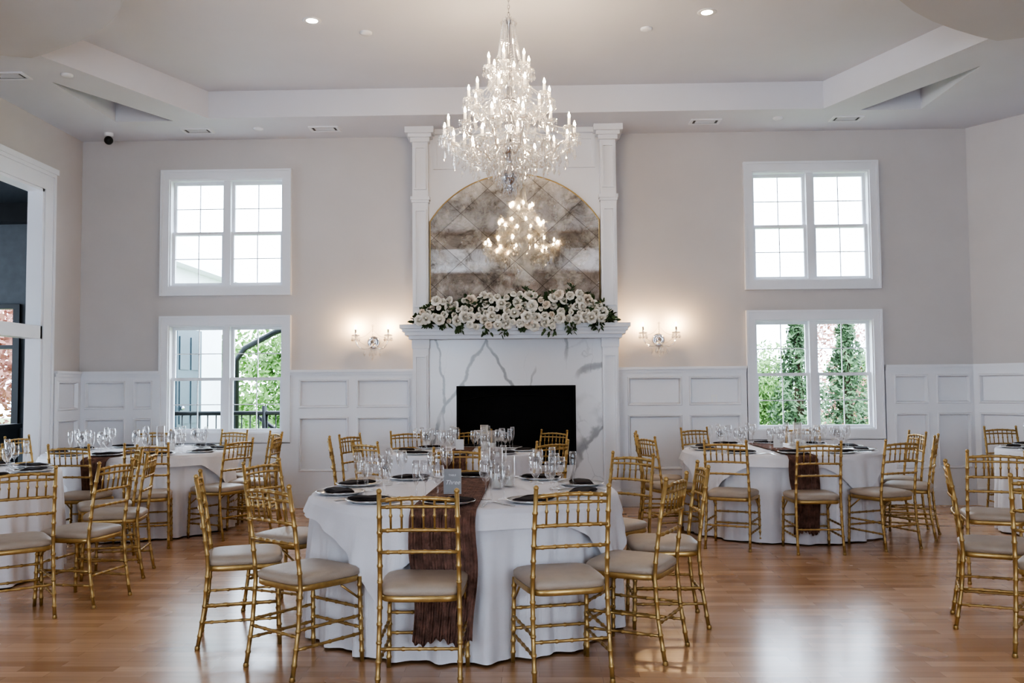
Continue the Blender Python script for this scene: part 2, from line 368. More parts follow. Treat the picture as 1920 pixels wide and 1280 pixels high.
# windows
wn=0
for (x0,x1) in WX:
    for (z0,z1) in WZ:
        wn+=1
        b=BB();co=(x0-.1,x1+.1,z0-.11,z1+.11)
        b.panel(co[0],co[1],co[2],co[3],D-.045,D-.0,[(x0,x1,z0,z1)])
        b.panel(co[0],co[1],co[2],co[3],D-.06,D-.045,[(co[0]+.025,co[1]-.025,co[2]+.025,co[3]-.025)])
        b.panel(x0,x1,z0,z1,D-.02,D+.14,[(x0+.015,x1-.015,z0+.015,z1-.015)])
        xm=(x0+x1)/2
        b.box(xm-.04,xm+.04,D+.01,D+.13,z0,z1)
        w=b.obj('window_%d'%wn,M_white,kind=ST)
        zm=(z0+z1)/2
        for (a,bb_) in((x0+.015,xm-.04),(xm+.04,x1-.015)):
            for (q0,q1,yy) in((z0+.015,zm+.018,D+.04),(zm-.018,z1-.015,D+.08)):
                s=BB();s.panel(a,bb_,q0,q1,yy,yy+.035,[(a+.032,bb_-.032,q0+.034,q1-.034)])
                m=(a+bb_)/2;qm=(q0+q1)/2
                s.box(m-.005,m+.005,yy+.008,yy+.024,q0+.03,q1-.03);s.box(a+.03,bb_-.03,yy+.009,yy+.023,qm-.005,qm+.005)
                s.obj('sash',M_white,parent=w)
# ---------------------------------------------------------------- exterior
BB().box(-40,40,D+.3,60,-.5,-.4).obj('lawn',M_grass,kind=ST)
ext=empty('neighbouring_building',(-5.6,13,-.4),label='white-sided building wing with a blue-grey door',category='building')
BB().box(-.7,0,-.6,3.0,0,3.7).obj('siding_wall',M_ext,parent=ext)
s=BB();s.add([(-.85,-.8,3.7),(.25,-.8,3.7),(.25,3.2,3.7),(-.85,3.2,3.7),(-.85,-.8,4.5),(-.85,3.2,4.5)],[(0,1,2,3),(1,2,5,4),(0,1,4),(2,3,5),(0,3,5,4)],False)
s.obj('roof',M_ext,parent=ext)
s=BB();s.box(0,.05,.88,1.9,.5,2.75)
for i in range(2):
    for z0,z1 in((.6,1.15),(1.25,1.95),(2.1,2.62)):
        s.box(.05,.065,.96+i*.46,1.34+i*.46,z0,z1)
dd=s.obj('door',M_door,parent=ext,label='blue-grey six-panel door')
BB().ball((.09,1.0,1.5),.035).obj('knob',M_chrome,parent=dd)
s=BB();s.tube([(2.2,2.0,3.05),(1.2,2.2,2.75),(.55,2.6,2.5),(.35,2.75,2.3),(.35,2.75,0)],.05,8);s.obj('downspout',M_black,parent=ext)
rl=empty('deck_railing',(-4.6,12.6,-.4),label='black metal deck railing outside the window',category='railing')
s=BB();s.tube([(-.6,0,1.45),(2.4,0,1.45)],.03);s.tube([(-.6,0,.7),(2.4,0,.7)],.02);s.tube([(.6,.3,1.40),(1.3,.3,.9)],.03)
s.obj('rail',M_black,parent=rl)
s=BB()
for i in range(25):s.tube([(-.6+i*.12,0,.7),(-.6+i*.12,0,1.45)],.009,6)
for i in range(3):s.tube([(-.5+i*1.3,0,0),(-.5+i*1.3,0,1.55)],.035,6)
s.obj('baluster',M_black,parent=rl)
def tree(loc,hgt,rad,mt,kind,lab,n=2600,sz=.11):
    t=empty('conifer_tree' if kind=='c' else 'broadleaf_tree',loc,label=lab,category='tree')
    BB().tube([(0,0,0),(0,0,hgt*(.9 if kind=='c' else .55))],.12,8,taper=(1,.3)).obj('trunk',M_bark,parent=t)
    f=BB()
    blobs=[(Vector((random.uniform(-.5,.5)*rad,random.uniform(-.5,.5)*rad,hgt*random.uniform(.25,.85))),rad*random.uniform(.35,.6)) for _ in range(18)]
    for i in range(n):
        if kind=='c':
            z=hgt*(.06+.94*random.random()**1.3);a=random.uniform(0,2*pi)
            rr=rad*(1-z/hgt)**.8*(.72+.28*math.sin(z*9+2*math.sin(a*3)))*math.sqrt(random.uniform(.3,1.15))
            p=Vector((rr*math.cos(a),rr*math.sin(a),z-.1*rr))
        else:
            c0,r0=random.choice(blobs);d=Vector([random.gauss(0,1) for _ in range(3)]).normalized();p=c0+d*r0*random.random()**.4
        u=Vector([random.gauss(0,1) for _ in range(3)]).normalized();w=u.orthogonal().normalized();k=sz*random.uniform(.6,1.4)
        f.add([p-u*k,p+w*k*.5,p+u*k,p-w*k*.5],[(0,1,2,3)],False)
    f.obj('foliage',mt,parent=t)
tree((4.30,15.0,-.4),3.2,.78,M_conif,'c','tall green arborvitae outside the window',6500,.045)
tree((5.50,16.2,-.4),3.3,.78,M_conif,'c','tall green arborvitae outside the window',6500,.045)
tree((6.9,20.4,-.4),4.1,1.2,M_red,'b','autumn tree with red leaves',2600,.05)
tree((5.9,25,-.4),3.4,1.7,M_green,'b','leafy green tree in the yard',7000,.07)
tree((8.9,25,-.4),3.2,1.2,M_green,'b','leafy green tree in the yard',4500,.07)
tree((-4.9,19,-.4),3.3,1.5,M_green,'b','leafy green tree in the yard',7000,.06)
tree((-8.5,23.5,-.4),4.0,1.5,M_green,'b','leafy green tree in the yard',2600,.10)
tree((-9.9,17.0,-.4),4.2,1.4,M_red,'b','autumn tree with red leaves',3000,.07)
# side room beyond the opening
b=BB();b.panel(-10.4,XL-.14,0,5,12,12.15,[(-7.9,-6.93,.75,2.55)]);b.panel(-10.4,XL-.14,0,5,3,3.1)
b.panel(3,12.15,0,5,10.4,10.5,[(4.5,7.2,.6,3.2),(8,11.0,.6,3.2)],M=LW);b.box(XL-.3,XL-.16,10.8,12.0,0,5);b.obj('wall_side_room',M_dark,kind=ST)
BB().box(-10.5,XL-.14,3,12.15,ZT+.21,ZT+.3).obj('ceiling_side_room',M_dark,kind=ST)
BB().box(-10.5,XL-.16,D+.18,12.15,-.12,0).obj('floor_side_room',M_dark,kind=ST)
b=BB();b.panel(-7.9,-6.93,.75,2.55,11.96,12.1,[(-7.84,-7.02,.81,1.95),(-7.84,-7.02,2.0,2.49)]);b.obj('window_5',M_black,kind=ST)
b=BB();b.box(-8.5,-5.8,11.6,11.8,3.6,3.85);b.obj('trim_beam',M_black,kind=ST)
sl=empty('string_light',(-6.85,11.2,4.8),label='small warm string light bulb hanging in the side room',category='light')
BB().tube([(0,0,0),(0,0,-1.6)],.006,6).obj('cord',M_black,parent=sl)
BB().ball((0,0,-1.63),.03).obj('bulb',mat('string_bulb',(1,.8,.5),.4,emis=(1,.7,.35),es=20),parent=sl)
ct=empty('side_cabinet',(-6.6,10.3,0),label='low dark cabinet standing in the side room',category='cabinet')
BB().box(-.5,.5,-.25,.25,.05,.95).obj('body',M_black,parent=ct);BB().box(-.53,.53,-.28,.28,.95,1.0).obj('top',M_black,parent=ct)

# ---------------------------------------------------------------- fireplace
FX=-.235
fp=empty('fireplace',(FX,10.6,0),label='white mantel fireplace with veined marble surround and tall pilasters',category='fireplace')
s=BB();s.panel(-.99,.99,0,2.0,-.28,-.02,[(-.675,.68,.50,1.40)]);s.obj('marble_surround',M_marble,parent=fp)
s=BB();s.box(-.66,.665,-.20,-.03,.51,1.39);fb=s.obj('firebox',M_soot,parent=fp,label='black firebox with mesh screen')
s=BB();s.panel(-.675,.68,.50,1.40,-.285,-.24,[(-.65,.655,.53,1.375)])
s.tube(bez((-.65,-.25,1.22),(-.3,-.25,1.32),(.3,-.25,1.32),(.655,-.25,1.22)),.008,6)
for i in range(41):s.box(-.62+i*.031,-.6185+i*.031,-.243,-.241,.55,1.36)
s.obj('fire_screen',M_soot,parent=fb)
for sg in(-1,1):
    s=BB();a,b2=(.985,1.165) if sg>0 else (-1.165,-.985)
    s.box(a,b2,-.34,-.0,0,1.93);s.box(a-.015,b2+.015,-.36,0,0,.22)
    s.box(a-.01,b2+.01,-.355,0,1.83,1.95)
    s.panel(a+.02,b2-.02,.3,1.75,-.36,-.34,[(a+.04,b2-.04,.32,1.73)])
    s.obj('lower_pilaster',M_white,parent=fp)
    s=BB();s.box(a,b2,-.34,0,2.09,ZC-.02);s.box(a-.02,b2+.02,-.37,0,3.53,3.57);s.box(a-.01,b2+.01,-.355,0,3.50,3.53)
    s.panel(a+.02,b2-.02,2.3,3.42,-.36,-.34,[(a+.04,b2-.04,2.32,3.40)]);s.panel(a+.02,b2-.02,3.65,4.15,-.36,-.34,[(a+.04,b2-.04,3.67,4.13)])
    s.box(a-.02,b2+.02,-.37,0,ZC-.16,ZC-.11);s.box(a-.045,b2+.045,-.40,0,ZC-.11,ZC-.07);s.box(a-.075,b2+.075,-.44,0,ZC-.07,ZC-.001)
    s.obj('upper_pilaster',M_white,parent=fp)
s=BB();s.box(-1.20,1.20,-.44,0,1.93,1.97);s.box(-1.235,1.235,-.50,0,1.97,2.01);s.box(-1.285,1.285,-.56,0,2.045,2.09)
s.box(-1.26,1.26,-.53,0,2.01,2.045);s.obj('mantel_shelf',M_white,parent=fp)
s=BB();s.box(-.985,.985,-.26,0,2.09,ZC-.001);s.panel(-.93,.93,3.9,4.27,-.285,-.26,[(-.89,.89,3.94,4.23)])
s.box(-.985,.985,-.32,0,ZC-.06,ZC-.002);s.obj('overmantel_panel',M_white,parent=fp)
# mirror
R=1.141;zc=3.83-R;NA=28;hw=.97;a0=math.asin(hw/R)
arc=[(R*math.sin(a0-2*a0*i/NA),zc+R*math.cos(a0-2*a0*i/NA)) for i in range(NA+1)]
outl=[(hw,2.12)]+arc+[(-hw,2.12)]
mi=empty('arched_mirror',(FX,10.34,0),label='arched antiqued mirror with diagonal tiles and thin brass edge',category='mirror')
s=BB();n=len(outl);s.add([(x,-.022,z) for x,z in outl],[tuple(range(n))],False);s.add([(x,0,z) for x,z in outl],[tuple(range(n))],False)
s.obj('mirror_glass',M_mirror,parent=mi)
s=BB();s.tube([(x,-.02,z) for x,z in outl]+[(hw,-.02,2.12)],.008,6);s.obj('frame',M_goldtrim,parent=mi)

# flowers
def rose_mesh():
    b=BB()
    for L,(n,r0,r1,hh,w,cu) in enumerate([(3,.006,.018,.075,.9,.0),(4,.012,.034,.078,.75,.006),(5,.018,.052,.07,.65,.016),(6,.022,.068,.052,.6,.026),(7,.02,.076,.03,.55,.03)]):
        for k in range(n):
            ph=2*pi*k/n+L*.7;vs=[];N=5
            for i in range(N):
                v=i/(N-1)
                for j in range(N):
                    u=j/(N-1)*2-1;a=ph+u*w*(1-.25*v);rr=r0+(r1-r0)*v**.8+.004*math.cos(u*3)
                    zz=hh*v**.8-cu*v**4-.012*v*u*u
                    vs.append((rr*math.cos(a),rr*math.sin(a),zz))
            b.add(vs,[(i*N+j,i*N+j+1,(i+1)*N+j+1,(i+1)*N+j) for i in range(N-1) for j in range(N-1)])
    b.ball((0,0,.04),.018,8,6)
    return b
gar=empty('flower_garland',(FX,10.34,2.09),label='garland of white and blush roses with greenery draped over the mantel',category='flowers')
rb=rose_mesh();rw=rb.mesh('rose',[M_rose]);rp=rb.mesh('rose',[M_rose2])
random.seed(3);pl=[];tries=0
def topz(x):return .27+.06*math.exp(-((x)/.40)**2)+.06*math.exp(-((x-.62)/.2)**2)-.12*max(0,abs(x)-.8)/.25
while len(pl)<99 and tries<20000:
    tries+=1
    x=random.uniform(-1.05,1.02);top=topz(x)+.02*math.sin(x*13);lo=.03
    if abs(x)<.5:lo=-.05
    z=random.uniform(lo,top);y=-.24-.1*(1-z/.4)+random.uniform(-.07,.03)
    if all((Vector((x,z))-Vector((q[0],q[2]))).length>.066 for q in pl):pl.append((x,y,z))
for x,y,z in pl:
    o=bpy.data.objects.new('rose',rp if random.random()<.13 else rw);COL.objects.link(o);reg(o,gar)
    o.location=(x,y,z);o.scale=(random.choice([.42,.5,.6,.68,.75,.82,.92]),)*3
    o.rotation_euler=(math.radians(90-random.uniform(-15,60)*(z/.4)),0,random.uniform(-.8,.8))
s=BB()
def leaf(s,p,d,L,W):
    d=d.normalized();w=d.cross(Vector((random.gauss(0,1),random.gauss(0,1),random.gauss(0,1))));w.normalize();nn=d.cross(w)
    s.add([p,p+d*L*.35+w*W,p+d*L*.75+w*W*.7+nn*L*.05,p+d*L,p+d*L*.75-w*W*.7+nn*L*.05,p+d*L*.35-w*W,p+d*L*.4-nn*.01],[(0,1,6),(1,2,6),(2,3,6),(3,4,6),(4,5,6),(5,0,6)],True)
for i in range(1900):
    x=random.uniform(-1.12,1.08);top=topz(x)-.02
    z=random.uniform(.02,max(.1,top));p=Vector((x,-.13-random.random()*.17,z))
    leaf(s,p,Vector((random.gauss(0,.9),-random.random()*1.1,random.gauss(0,.5))),random.uniform(.05,.085),random.uniform(.012,.022))
for x0,z0,hh in((.62,.34,.08),(.15,.34,.05),(-.9,.20,.06),(.98,.16,.08),(-.5,.26,.05),(.40,.3,.05),(-1.0,.14,.06),(.85,.26,.06)):
    for i in range(14):
        t=i/13;leaf(s,Vector((x0+.04*math.sin(t*4+x0*9),-.24,z0+t*hh)),Vector((random.gauss(0,.8),-.3,.6)),.05,.013)
for x0,l in((-1.08,.0),(-.98,.04),(-.62,.10),(-.3,.13),(-.12,.16),(.1,.08),(.4,.14),(.62,.12),(.9,.10),(-.8,.05),(1.06,.0)):
    for i in range(20):
        t=random.random();leaf(s,Vector((x0+random.gauss(0,.03),-.32,0-.0-l*t+.03)),Vector((random.gauss(0,.7),-.4,-1 if l else -.1)),.07,.017)
s.obj('greenery',M_leaf,parent=gar,kind='stuff')

# ---------------------------------------------------------------- crystal helpers
def drop(b,p,L=.05,w=.011):
    x,y,z=p;L*=1.15;w*=1.1
    vs=[(x,y,z)]+[(x+w*math.cos(k*pi/3),y+w*math.sin(k*pi/3),z-L*.62) for k in range(6)]+[(x,y,z-L)]
    b.add(vs,[(0,k+1,(k+1)%6+1) for k in range(6)]+[(7,(k+1)%6+1,k+1) for k in range(6)],False)
def bead(b,p,r=.008):
    x,y,z=p;r*=1.05
    vs=[(x,y,z+r)]+[(x+r*math.cos(k*pi/2),y+r*math.sin(k*pi/2),z) for k in range(4)]+[(x,y,z-r)]
    b.add(vs,[(0,k+1,(k+1)%4+1) for k in range(4)]+[(5,(k+1)%4+1,k+1) for k in range(4)],False)
def strand(b,P,Q,sag,step=.02,r=.008):
    P=Vector(P);Q=Vector(Q);n=max(3,int((P-Q).length*1.1/step))
    for i in range(n+1):
        t=i/n;q=P.lerp(Q,t)-Vector((0,0,sag*4*t*(1-t)));bead(b,q,r)
bulbprof=[(.0001,0),(.006,.002),(.0100,.012),(.0095,.022),(.005,.036),(.001,.048)]
# chandelier
CHX=-.20;CHY=7.3
ch=empty('chandelier',(CHX,CHY,2.93),label='large tiered crystal chandelier with glowing candle bulbs',category='chandelier')
O=-2.93
s=BB();s.lathe([(.001,2.95+O),(.02,2.965+O),(.03,2.99+O),(.015,3.02+O),(.05,3.05+O),(.075,3.10+O),(.03,3.16+O),(.022,3.22+O),(.06,3.26+O),(.09,3.31+O),(.08,3.35+O),(.03,3.38+O),(.02,3.46+O),(.045,3.5+O),(.045,3.54+O),(.02,3.58+O),(.018,3.66+O),(.05,3.69+O),(.06,3.72+O),(.025,3.75+O),(.018,3.86+O),(.035,3.9+O),(.018,3.94+O),(.04,3.98+O),(.015,4.02+O),(.012,4.35+O),(.03,4.38+O),(.03,4.40+O),(.001,4.42+O)],20)
s.obj('stem',M_chrome,parent=ch)
s=BB();z=4.42+O
for i in range(7):
    M=Matrix.Translation((0,0,z+.018+i*.032))@Matrix.Rotation((i%2)*pi/2,4,'Z')
    s.tube([(.009*math.cos(t*pi/5),0,.02*math.sin(t*pi/5)) for t in range(11)],.0025,5,M=M)
s.lathe([(.06,4.66+O),(.055,4.64+O),(.01,4.625+O),(.001,4.62+O)],16);s.obj('chain',M_chrome,parent=ch)
sd=BB()
bmesh_=BB().lathe(bulbprof,10).mesh('bulb',[M_bulb]);bmesh2_=BB().lathe(bulbprof,10).mesh('bulb',[M_bulb2]);cmesh_=BB().lathe([(.009,-.075),(.011,-.07),(.011,0),(.001,.001)],10).mesh('candle',[M_candle])
dmesh_=BB().lathe([(.008,-.09),(.03,-.085),(.045,-.07),(.047,-.065),(.03,-.078),(.008,-.082)],16).mesh('drip_pan',[M_crys])
def part(name,me,parent,loc):
    o=bpy.data.objects.new(name,me);COL.objects.link(o);reg(o,parent);o.location=loc;return o
tiers=[(14,.53,3.50,3.40,0),(8,.37,3.40,3.32,.2),(10,.33,3.80,3.70,.1),(6,.17,4.06,3.97,.3)]
for n,Rr,zb,zh,of in tiers:
    arm=None
    for k in range(n):
        a=2*pi*k/n+of
        if arm is None:
            q=BB();q.tube(bez((.03,0,zh+O),(Rr*.35,0,zh-.02+O),(Rr*.55,0,zh-.30*Rr/.5+O),(Rr*.85,0,zb-.22+O+.03))+bez((Rr*.85,0,zb-.22+.03+O),(Rr*1.05,0,zb-.16+O),(Rr*1.02,0,zb-.13+O),(Rr,0,zb-.09+O),5)[1:],.009,7)
            arm=q.obj('arm',M_crys,parent=ch,rz=a)
            part('bulb',bmesh_,arm,(Rr,0,zb+O));part('candle',cmesh_,arm,(Rr,0,zb+O));part('drip_pan',dmesh_,arm,(Rr,0,zb+O))
        else:dup(arm,rz=a,parent=ch)
        c0,s0=math.cos(a),math.sin(a);P=(Rr*c0,Rr*s0,zb+O)
        for j in range(6):
            aa=2*pi*j/6;x=P[0]+.044*math.cos(aa);y=P[1]+.044*math.sin(aa);zz=P[2]-.07
            bead(sd,(x,y,zz-.008));bead(sd,(x,y,zz-.024),.007);drop(sd,(x,y,zz-.03),.055,.011)
        for q in range(4):bead(sd,(P[0],P[1],zb-.10-.02*q+O))
        drop(sd,(P[0],P[1],zb-.18+O),.09,.015)
        a2=a+2*pi/n;Q=(Rr*math.cos(a2),Rr*math.sin(a2),zb-.08+O)
        strand(sd,(P[0],P[1],zb-.08+O),Q,.07,.015,.006)
        strand(sd,(P[0],P[1],zb-.08+O),(Rr*.3*c0,Rr*.3*s0,zb+.16+O),.05,.015,.006)
        am=a+pi/n;mid=(Rr*.62*math.cos(am),Rr*.62*math.sin(am),zb-.12+O)
        strand(sd,(Rr*.25*math.cos(am),Rr*.25*math.sin(am),zb+.05+O),mid,.03,.016,.006);drop(sd,mid,.07,.013)
        mid=(Rr*.9*math.cos(am),Rr*.9*math.sin(am),zb-.19+O);bead(sd,mid);drop(sd,mid,.07,.012)
        for fr,dz in((.35,.05),(.6,.13),(.85,.15)):
            mx,my=Rr*fr*c0,Rr*fr*s0;zz=zh-dz*Rr/.5+O
            bead(sd,(mx,my,zz));bead(sd,(mx,my,zz-.018));drop(sd,(mx,my,zz-.03),.065,.012)
for k in range(12):
    a=2*pi*k/12;c0,s0=math.cos(a),math.sin(a)
    strand(sd,(.045*c0,.045*s0,4.40+O),(.09*c0,.09*s0,4.08+O),.01,.014,.007)
    strand(sd,(.11*c0,.11*s0,4.02+O),(.19*c0,.19*s0,3.78+O),.03,.016,.007)
    drop(sd,(.06*c0,.06*s0,4.40+O),.05,.01)
for Rr,zz,n in((.22,3.25,22),(.17,3.19,18),(.13,3.13,14),(.09,3.07,10),(.05,3.01,6),(.30,3.30,26),(.40,3.31,24),(.22,3.62,16),(.12,3.88,10)):
    for k in range(n):
        a=2*pi*k/n+Rr*9;x,y=Rr*math.cos(a),Rr*math.sin(a)
        bead(sd,(x,y,zz+.03+O));bead(sd,(x,y,zz+.012+O));drop(sd,(x,y,zz+O),.075,.013)
        a2=2*pi*(k+1)/n+Rr*9;strand(sd,(x,y,zz+.04+O),(Rr*math.cos(a2),Rr*math.sin(a2),zz+.04+O),0,.015,.006)
    for k in range(6):
        a=k*pi/3;strand(sd,(Rr*math.cos(a),Rr*math.sin(a),zz+.04+O),(.06*math.cos(a),.06*math.sin(a),zz+.14+O),.01,.018,.006)
bead(sd,(0,0,2.95+O),.02)
sd.obj('crystal_drops',M_crys,parent=ch,kind='stuff')

# sconces
sc=empty('wall_sconce',(-1.905,D,1.92),label='two-arm crystal wall sconce with lit candle bulbs',category='wall lamp')
sc['group']='sconces beside the fireplace'
s=BB();MR=Matrix.Rotation(pi/2,4,'X')
s.lathe([(.001,.035),(.03,.033),(.045,.02),(.05,.028),(.07,.022),(.075,.008),(.075,0)],24,M=MR);s.obj('backplate',M_chrome,parent=sc)
sd=BB()
for sg in(-1,1):
    s=BB();s.tube(bez((0,-.03,-.01),(sg*.06,-.12,-.12),(sg*.19,-.14,-.1),(sg*.19,-.13,.06)),.009,7);ar=s.obj('arm',M_crys,parent=sc)
    P=(sg*.19,-.13,.15)
    part('bulb',bmesh2_,ar,P)
    BB().lathe([(.009,-.075),(.011,-.07),(.011,0),(.001,.001)],10).obj('candle',M_chrome,parent=ar,loc=P)
    part('drip_pan',dmesh_,ar,P)
    for j in range(8):
        aa=2*pi*j/8;x=P[0]+.044*math.cos(aa);y=P[1]+.044*math.sin(aa);bead(sd,(x,y,.072));drop(sd,(x,y,.062),.05,.012)
    strand(sd,(P[0],-.13,.06),(0,-.08,-.04),.04,.014,.007)
    strand(sd,(P[0],-.13,.07),(0,-.08,.16),.05,.014,.006)
    drop(sd,(sg*.09,-.10,-.09),.07,.014)
for j in range(6):drop(sd,(.04*math.cos(j),-.09+.03*math.sin(j),-.08),.08,.013)
drop(sd,(0,-.1,-.12),.09,.016);s=BB();s.tube([(0,-.03,0),(0,-.08,.03),(0,-.08,.18)],.006,6);bead(sd,(0,-.08,.19),.018)
s.obj('finial',M_crys,parent=sc);sd.obj('crystal_drops',M_crys,parent=sc,kind='stuff')
dup(sc,(1.425,D,1.92))

# ceiling fittings
def lightcan(x,y):
    e=empty('recessed_light',(x,y,ZT),label='round recessed ceiling light with white rim',category='ceiling light');e['group']='recessed ceiling lights'
    BB().lathe([(.05,-.004),(.075,-.008),(.085,-.002),(.085,0)],24).obj('rim',M_white,parent=e)
    BB().lathe([(.0001,-.003),(.05,-.004)],24).obj('lamp_lens',M_lamp,parent=e)
    return e
lc=lightcan(-1.97,7.88)
for x,y in((1.53,7.86),(-1.97,4.3),(1.53,4.3)):dup(lc,(x,y,ZT))
def vent(x,y,rz=0):
    b=BB()
    b.box(-.17,.17,-.1,-.07,-.012,0);b.box(-.17,.17,.07,.1,-.012,0);b.box(-.17,-.14,-.07,.07,-.012,0);b.box(.14,.17,-.07,.07,-.012,0)
    b.box(-.14,.14,-.07,.07,-.003,0,1)
    for i in range(5):b.box(-.11,.11,-.05+i*.022,-.042+i*.022,-.009,-.003)
    return b.obj('ceiling_vent',[M_white,M_vent],loc=(x,y,ZC),rz=rz,label='white rectangular ceiling air vent',category='vent',group='ceiling vents')
v=vent(-3.87,10.2)
for x,y in((-2.4,10.2),(1.93,10.15),(3.5,10.12),(-4.95,8.3)):dup(v,(x,y,ZC))
sm=BB().lathe([(.055,0),(.055,-.012),(.04,-.022),(.001,-.024)],20).obj('smoke_detector',M_white,loc=(-1.54,8.17,ZT),label='small round white ceiling detector',category='smoke detector',group='ceiling detectors')
for x,y,z in((1.04,8.2,ZT),(-3.15,10.15,ZC),(2.72,10.05,ZC),(-4.4,8.3,ZC)):dup(sm,(x,y,z))
cam_e=empty('security_camera',(-4.93,10.25,ZC),label='small black dome security camera under the ceiling',category='camera')
BB().lathe([(.05,0),(.05,-.03),(.03,-.04),(.001,-.04)],16).obj('mount',M_white,parent=cam_e)
BB().ball((.0,0,-.085),.05,14,10).obj('camera_head',M_black,parent=cam_e)
sw=empty('wall_outlet',(2.06,D-.008,1.22),label='white wall switch plate on the panelling',category='switch')
BB().box(-.035,.035,-.006,0,-.058,.058).obj('plate',M_cardw,parent=sw);BB().box(-.016,.016,-.01,-.006,-.03,.03).obj('rocker',M_white,parent=sw)

# ---------------------------------------------------------------- chair
def chair():
    e=empty('chiavari_chair',(0,0,0),category='chair',label='gold chiavari chair with taupe vinyl seat cushion')
    e['group']='gold chairs around the banquet tables'
    BX=.175;FXx=.188
    post=[(0,-.235,0),(0,-.20,.22),(0,-.185,.42),(0,-.19,.5),(0,-.215,.7),(0,-.25,.905)]
    for sg in(-1,1):
        pts=[(sg*(BX+.012*(1-p[2])),p[1],p[2]) for p in post]
        b=BB();b.tube(pts,.011,8,[.08,.16,.25,.34,.42,.55,.63,.71,.80,.88],.0142)
        b.ball((pts[-1][0],pts[-1][1],.915),.013,8,6);b.lathe([(.012,0),(.015,.004),(.012,.02)],8,M=Matrix.Translation(pts[0]))
        b.obj('leg',M_gold,parent=e)
    for sg in(-1,1):
        b=BB();b.tube([(sg*.196,.19,0),(sg*FXx,.178,.425)],.011,8,[.12,.25,.38,.5,.64,.78,.9],.0142)
        b.obj('leg',M_gold,parent=e)
    b=BB()
    def yb(z):return -.185-(z-.42)*.13
    for z,rr in((.872,.0095),(.842,.0075),(.735,.0085),(.635,.0085)):
        up=.012 if z>.86 else .004
        pts=[(BX*(-1+2*i/8),yb(z)-.014*math.sin(pi*i/8),z+up*math.sin(pi*i/8)) for i in range(9)]
        b.tube(pts,rr,8,[.1,.26,.42,.58,.74,.9],rr*1.3)
    for i in range(6):
        x=BX*(-1+2*(i+1)/7);k=.014*math.sin(pi*(i+1)/7)
        b.tube([(x,yb(.735)-k,.735),(x,yb(.872)-k,.872)],.0052,6,[.5],.0085)
    b.obj('backrest',M_gold,parent=e)
    N=36
    def outline(w,d,w2,k=.0,z=0,y0=0):
        r=[]
        for i in range(N):
            a=2*pi*i/N;c,s=math.cos(a),math.sin(a);n=5.5
            x=abs(c)**(2/n)*(1 if c>0 else -1);y=abs(s)**(2/n)*(1 if s>0 else -1)
            ww=w2+(w-w2)*(y+1)/2;r.append((x*ww*(1-k),y0+y*d*(1-k),z))
        return r
    def loft(b,layers,cap=True):
        vs=[p for l in layers for p in l];fs=[]
        for i in range(len(layers)-1):
            for k in range(N):
                k2=(k+1)%N;fs.append((i*N+k,i*N+k2,(i+1)*N+k2,(i+1)*N+k))
        fs.append(tuple(range((len(layers)-1)*N,len(layers)*N)));fs.append(tuple(reversed(range(N))))
        b.add(vs,fs,True)
    b=BB()
    loft(b,[outline(.206,.20,.186,.03,.405),outline(.206,.20,.186,0,.41),outline(.206,.20,.186,0,.432),outline(.206,.20,.186,.03,.436)])
    b.obj('seat_frame',M_gold,parent=e)
    b=BB();loft(b,[outline(.204,.20,.184,.01,.434),outline(.209,.205,.189,0,.444),outline(.209,.205,.189,.0,.464),outline(.204,.20,.184,.04,.476),outline(.2,.195,.18,.15,.484),outline(.2,.195,.18,.4,.488),outline(.2,.195,.18,.8,.489)])
    b.obj('seat',M_seat,parent=e)
    b=BB()
    for z in(.14,.23):
        for sg in(-1,1):b.tube([(sg*.185,-.21,z),(sg*.193,.185,z)],.0075,7,[.12,.3,.5,.7,.88],.0105)
    for z in(.17,.27):b.tube([(-.192,.184,z),(.192,.184,z)],.0075,7,[.1,.3,.5,.7,.9],.0105)
    b.tube([(-.183,-.205,.2),(.183,-.205,.2)],.0075,7,[.1,.3,.5,.7,.9],.0105)
    for z0,sg in((.4,-1),(.4,1)):b.tube([(sg*.188,.06,.4),(sg*.19,.17,.32)],.006,6)
    b.obj('stretcher',M_gold,parent=e)
    return e
TBD={1:(-.438,5.50,.905),2:(-.70,8.82,.73),3:(2.34,8.88,.905),4:(-4.0,9.1,.905),5:(-4.59,6.73,.915),6:(5.24,8.55,.90)}
C0=chair();first=True
chairs=[ # table, back-foot midpoint, facing angle
(1,-.530,4.26,91),(1,.15,4.30,104),(1,-1.25,4.52,52),(1,-1.86,5.03,17),(1,.69,4.76,154),(1,.96,5.45,180),(1,.62,6.30,226),(1,-1.76,5.85,338),(1,-.62,7.0,272),
(2,-1.38,8.05,48),(2,-1.95,8.62,12),(2,-1.88,9.2,-24),(2,-1.38,9.75,-58),(2,-.68,9.95,270),(2,.17,9.75,230),(2,.12,7.85,130),
(3,1.62,7.78,66),(3,2.31,7.72,90),(3,3.0,7.78,113),(3,3.55,8.35,152),(3,3.66,9.0,183),(3,1.78,10.05,297),(3,2.9,10.05,245),(3,1.05,9.2,-8),(3,1.08,8.5,20),
(4,-3.40,7.85,110),(4,-4.02,7.80,90),(4,-2.72,9.1,183),(4,-2.80,8.45,155),(4,-2.95,9.8,217),(4,-5.15,9.25,-8),(4,-4.75,8.1,50),(4,-4.35,10.2,285),(4,-3.55,10.2,250),
(5,-2.80,5.95,170),(5,-3.09,5.40,130),(5,-2.95,6.85,192),(5,-3.30,7.42,210),
(6,4.98,9.85,275),(0,3.15,6.35,70),(0,2.43,5.42,-22),(0,2.55,4.60,50)]
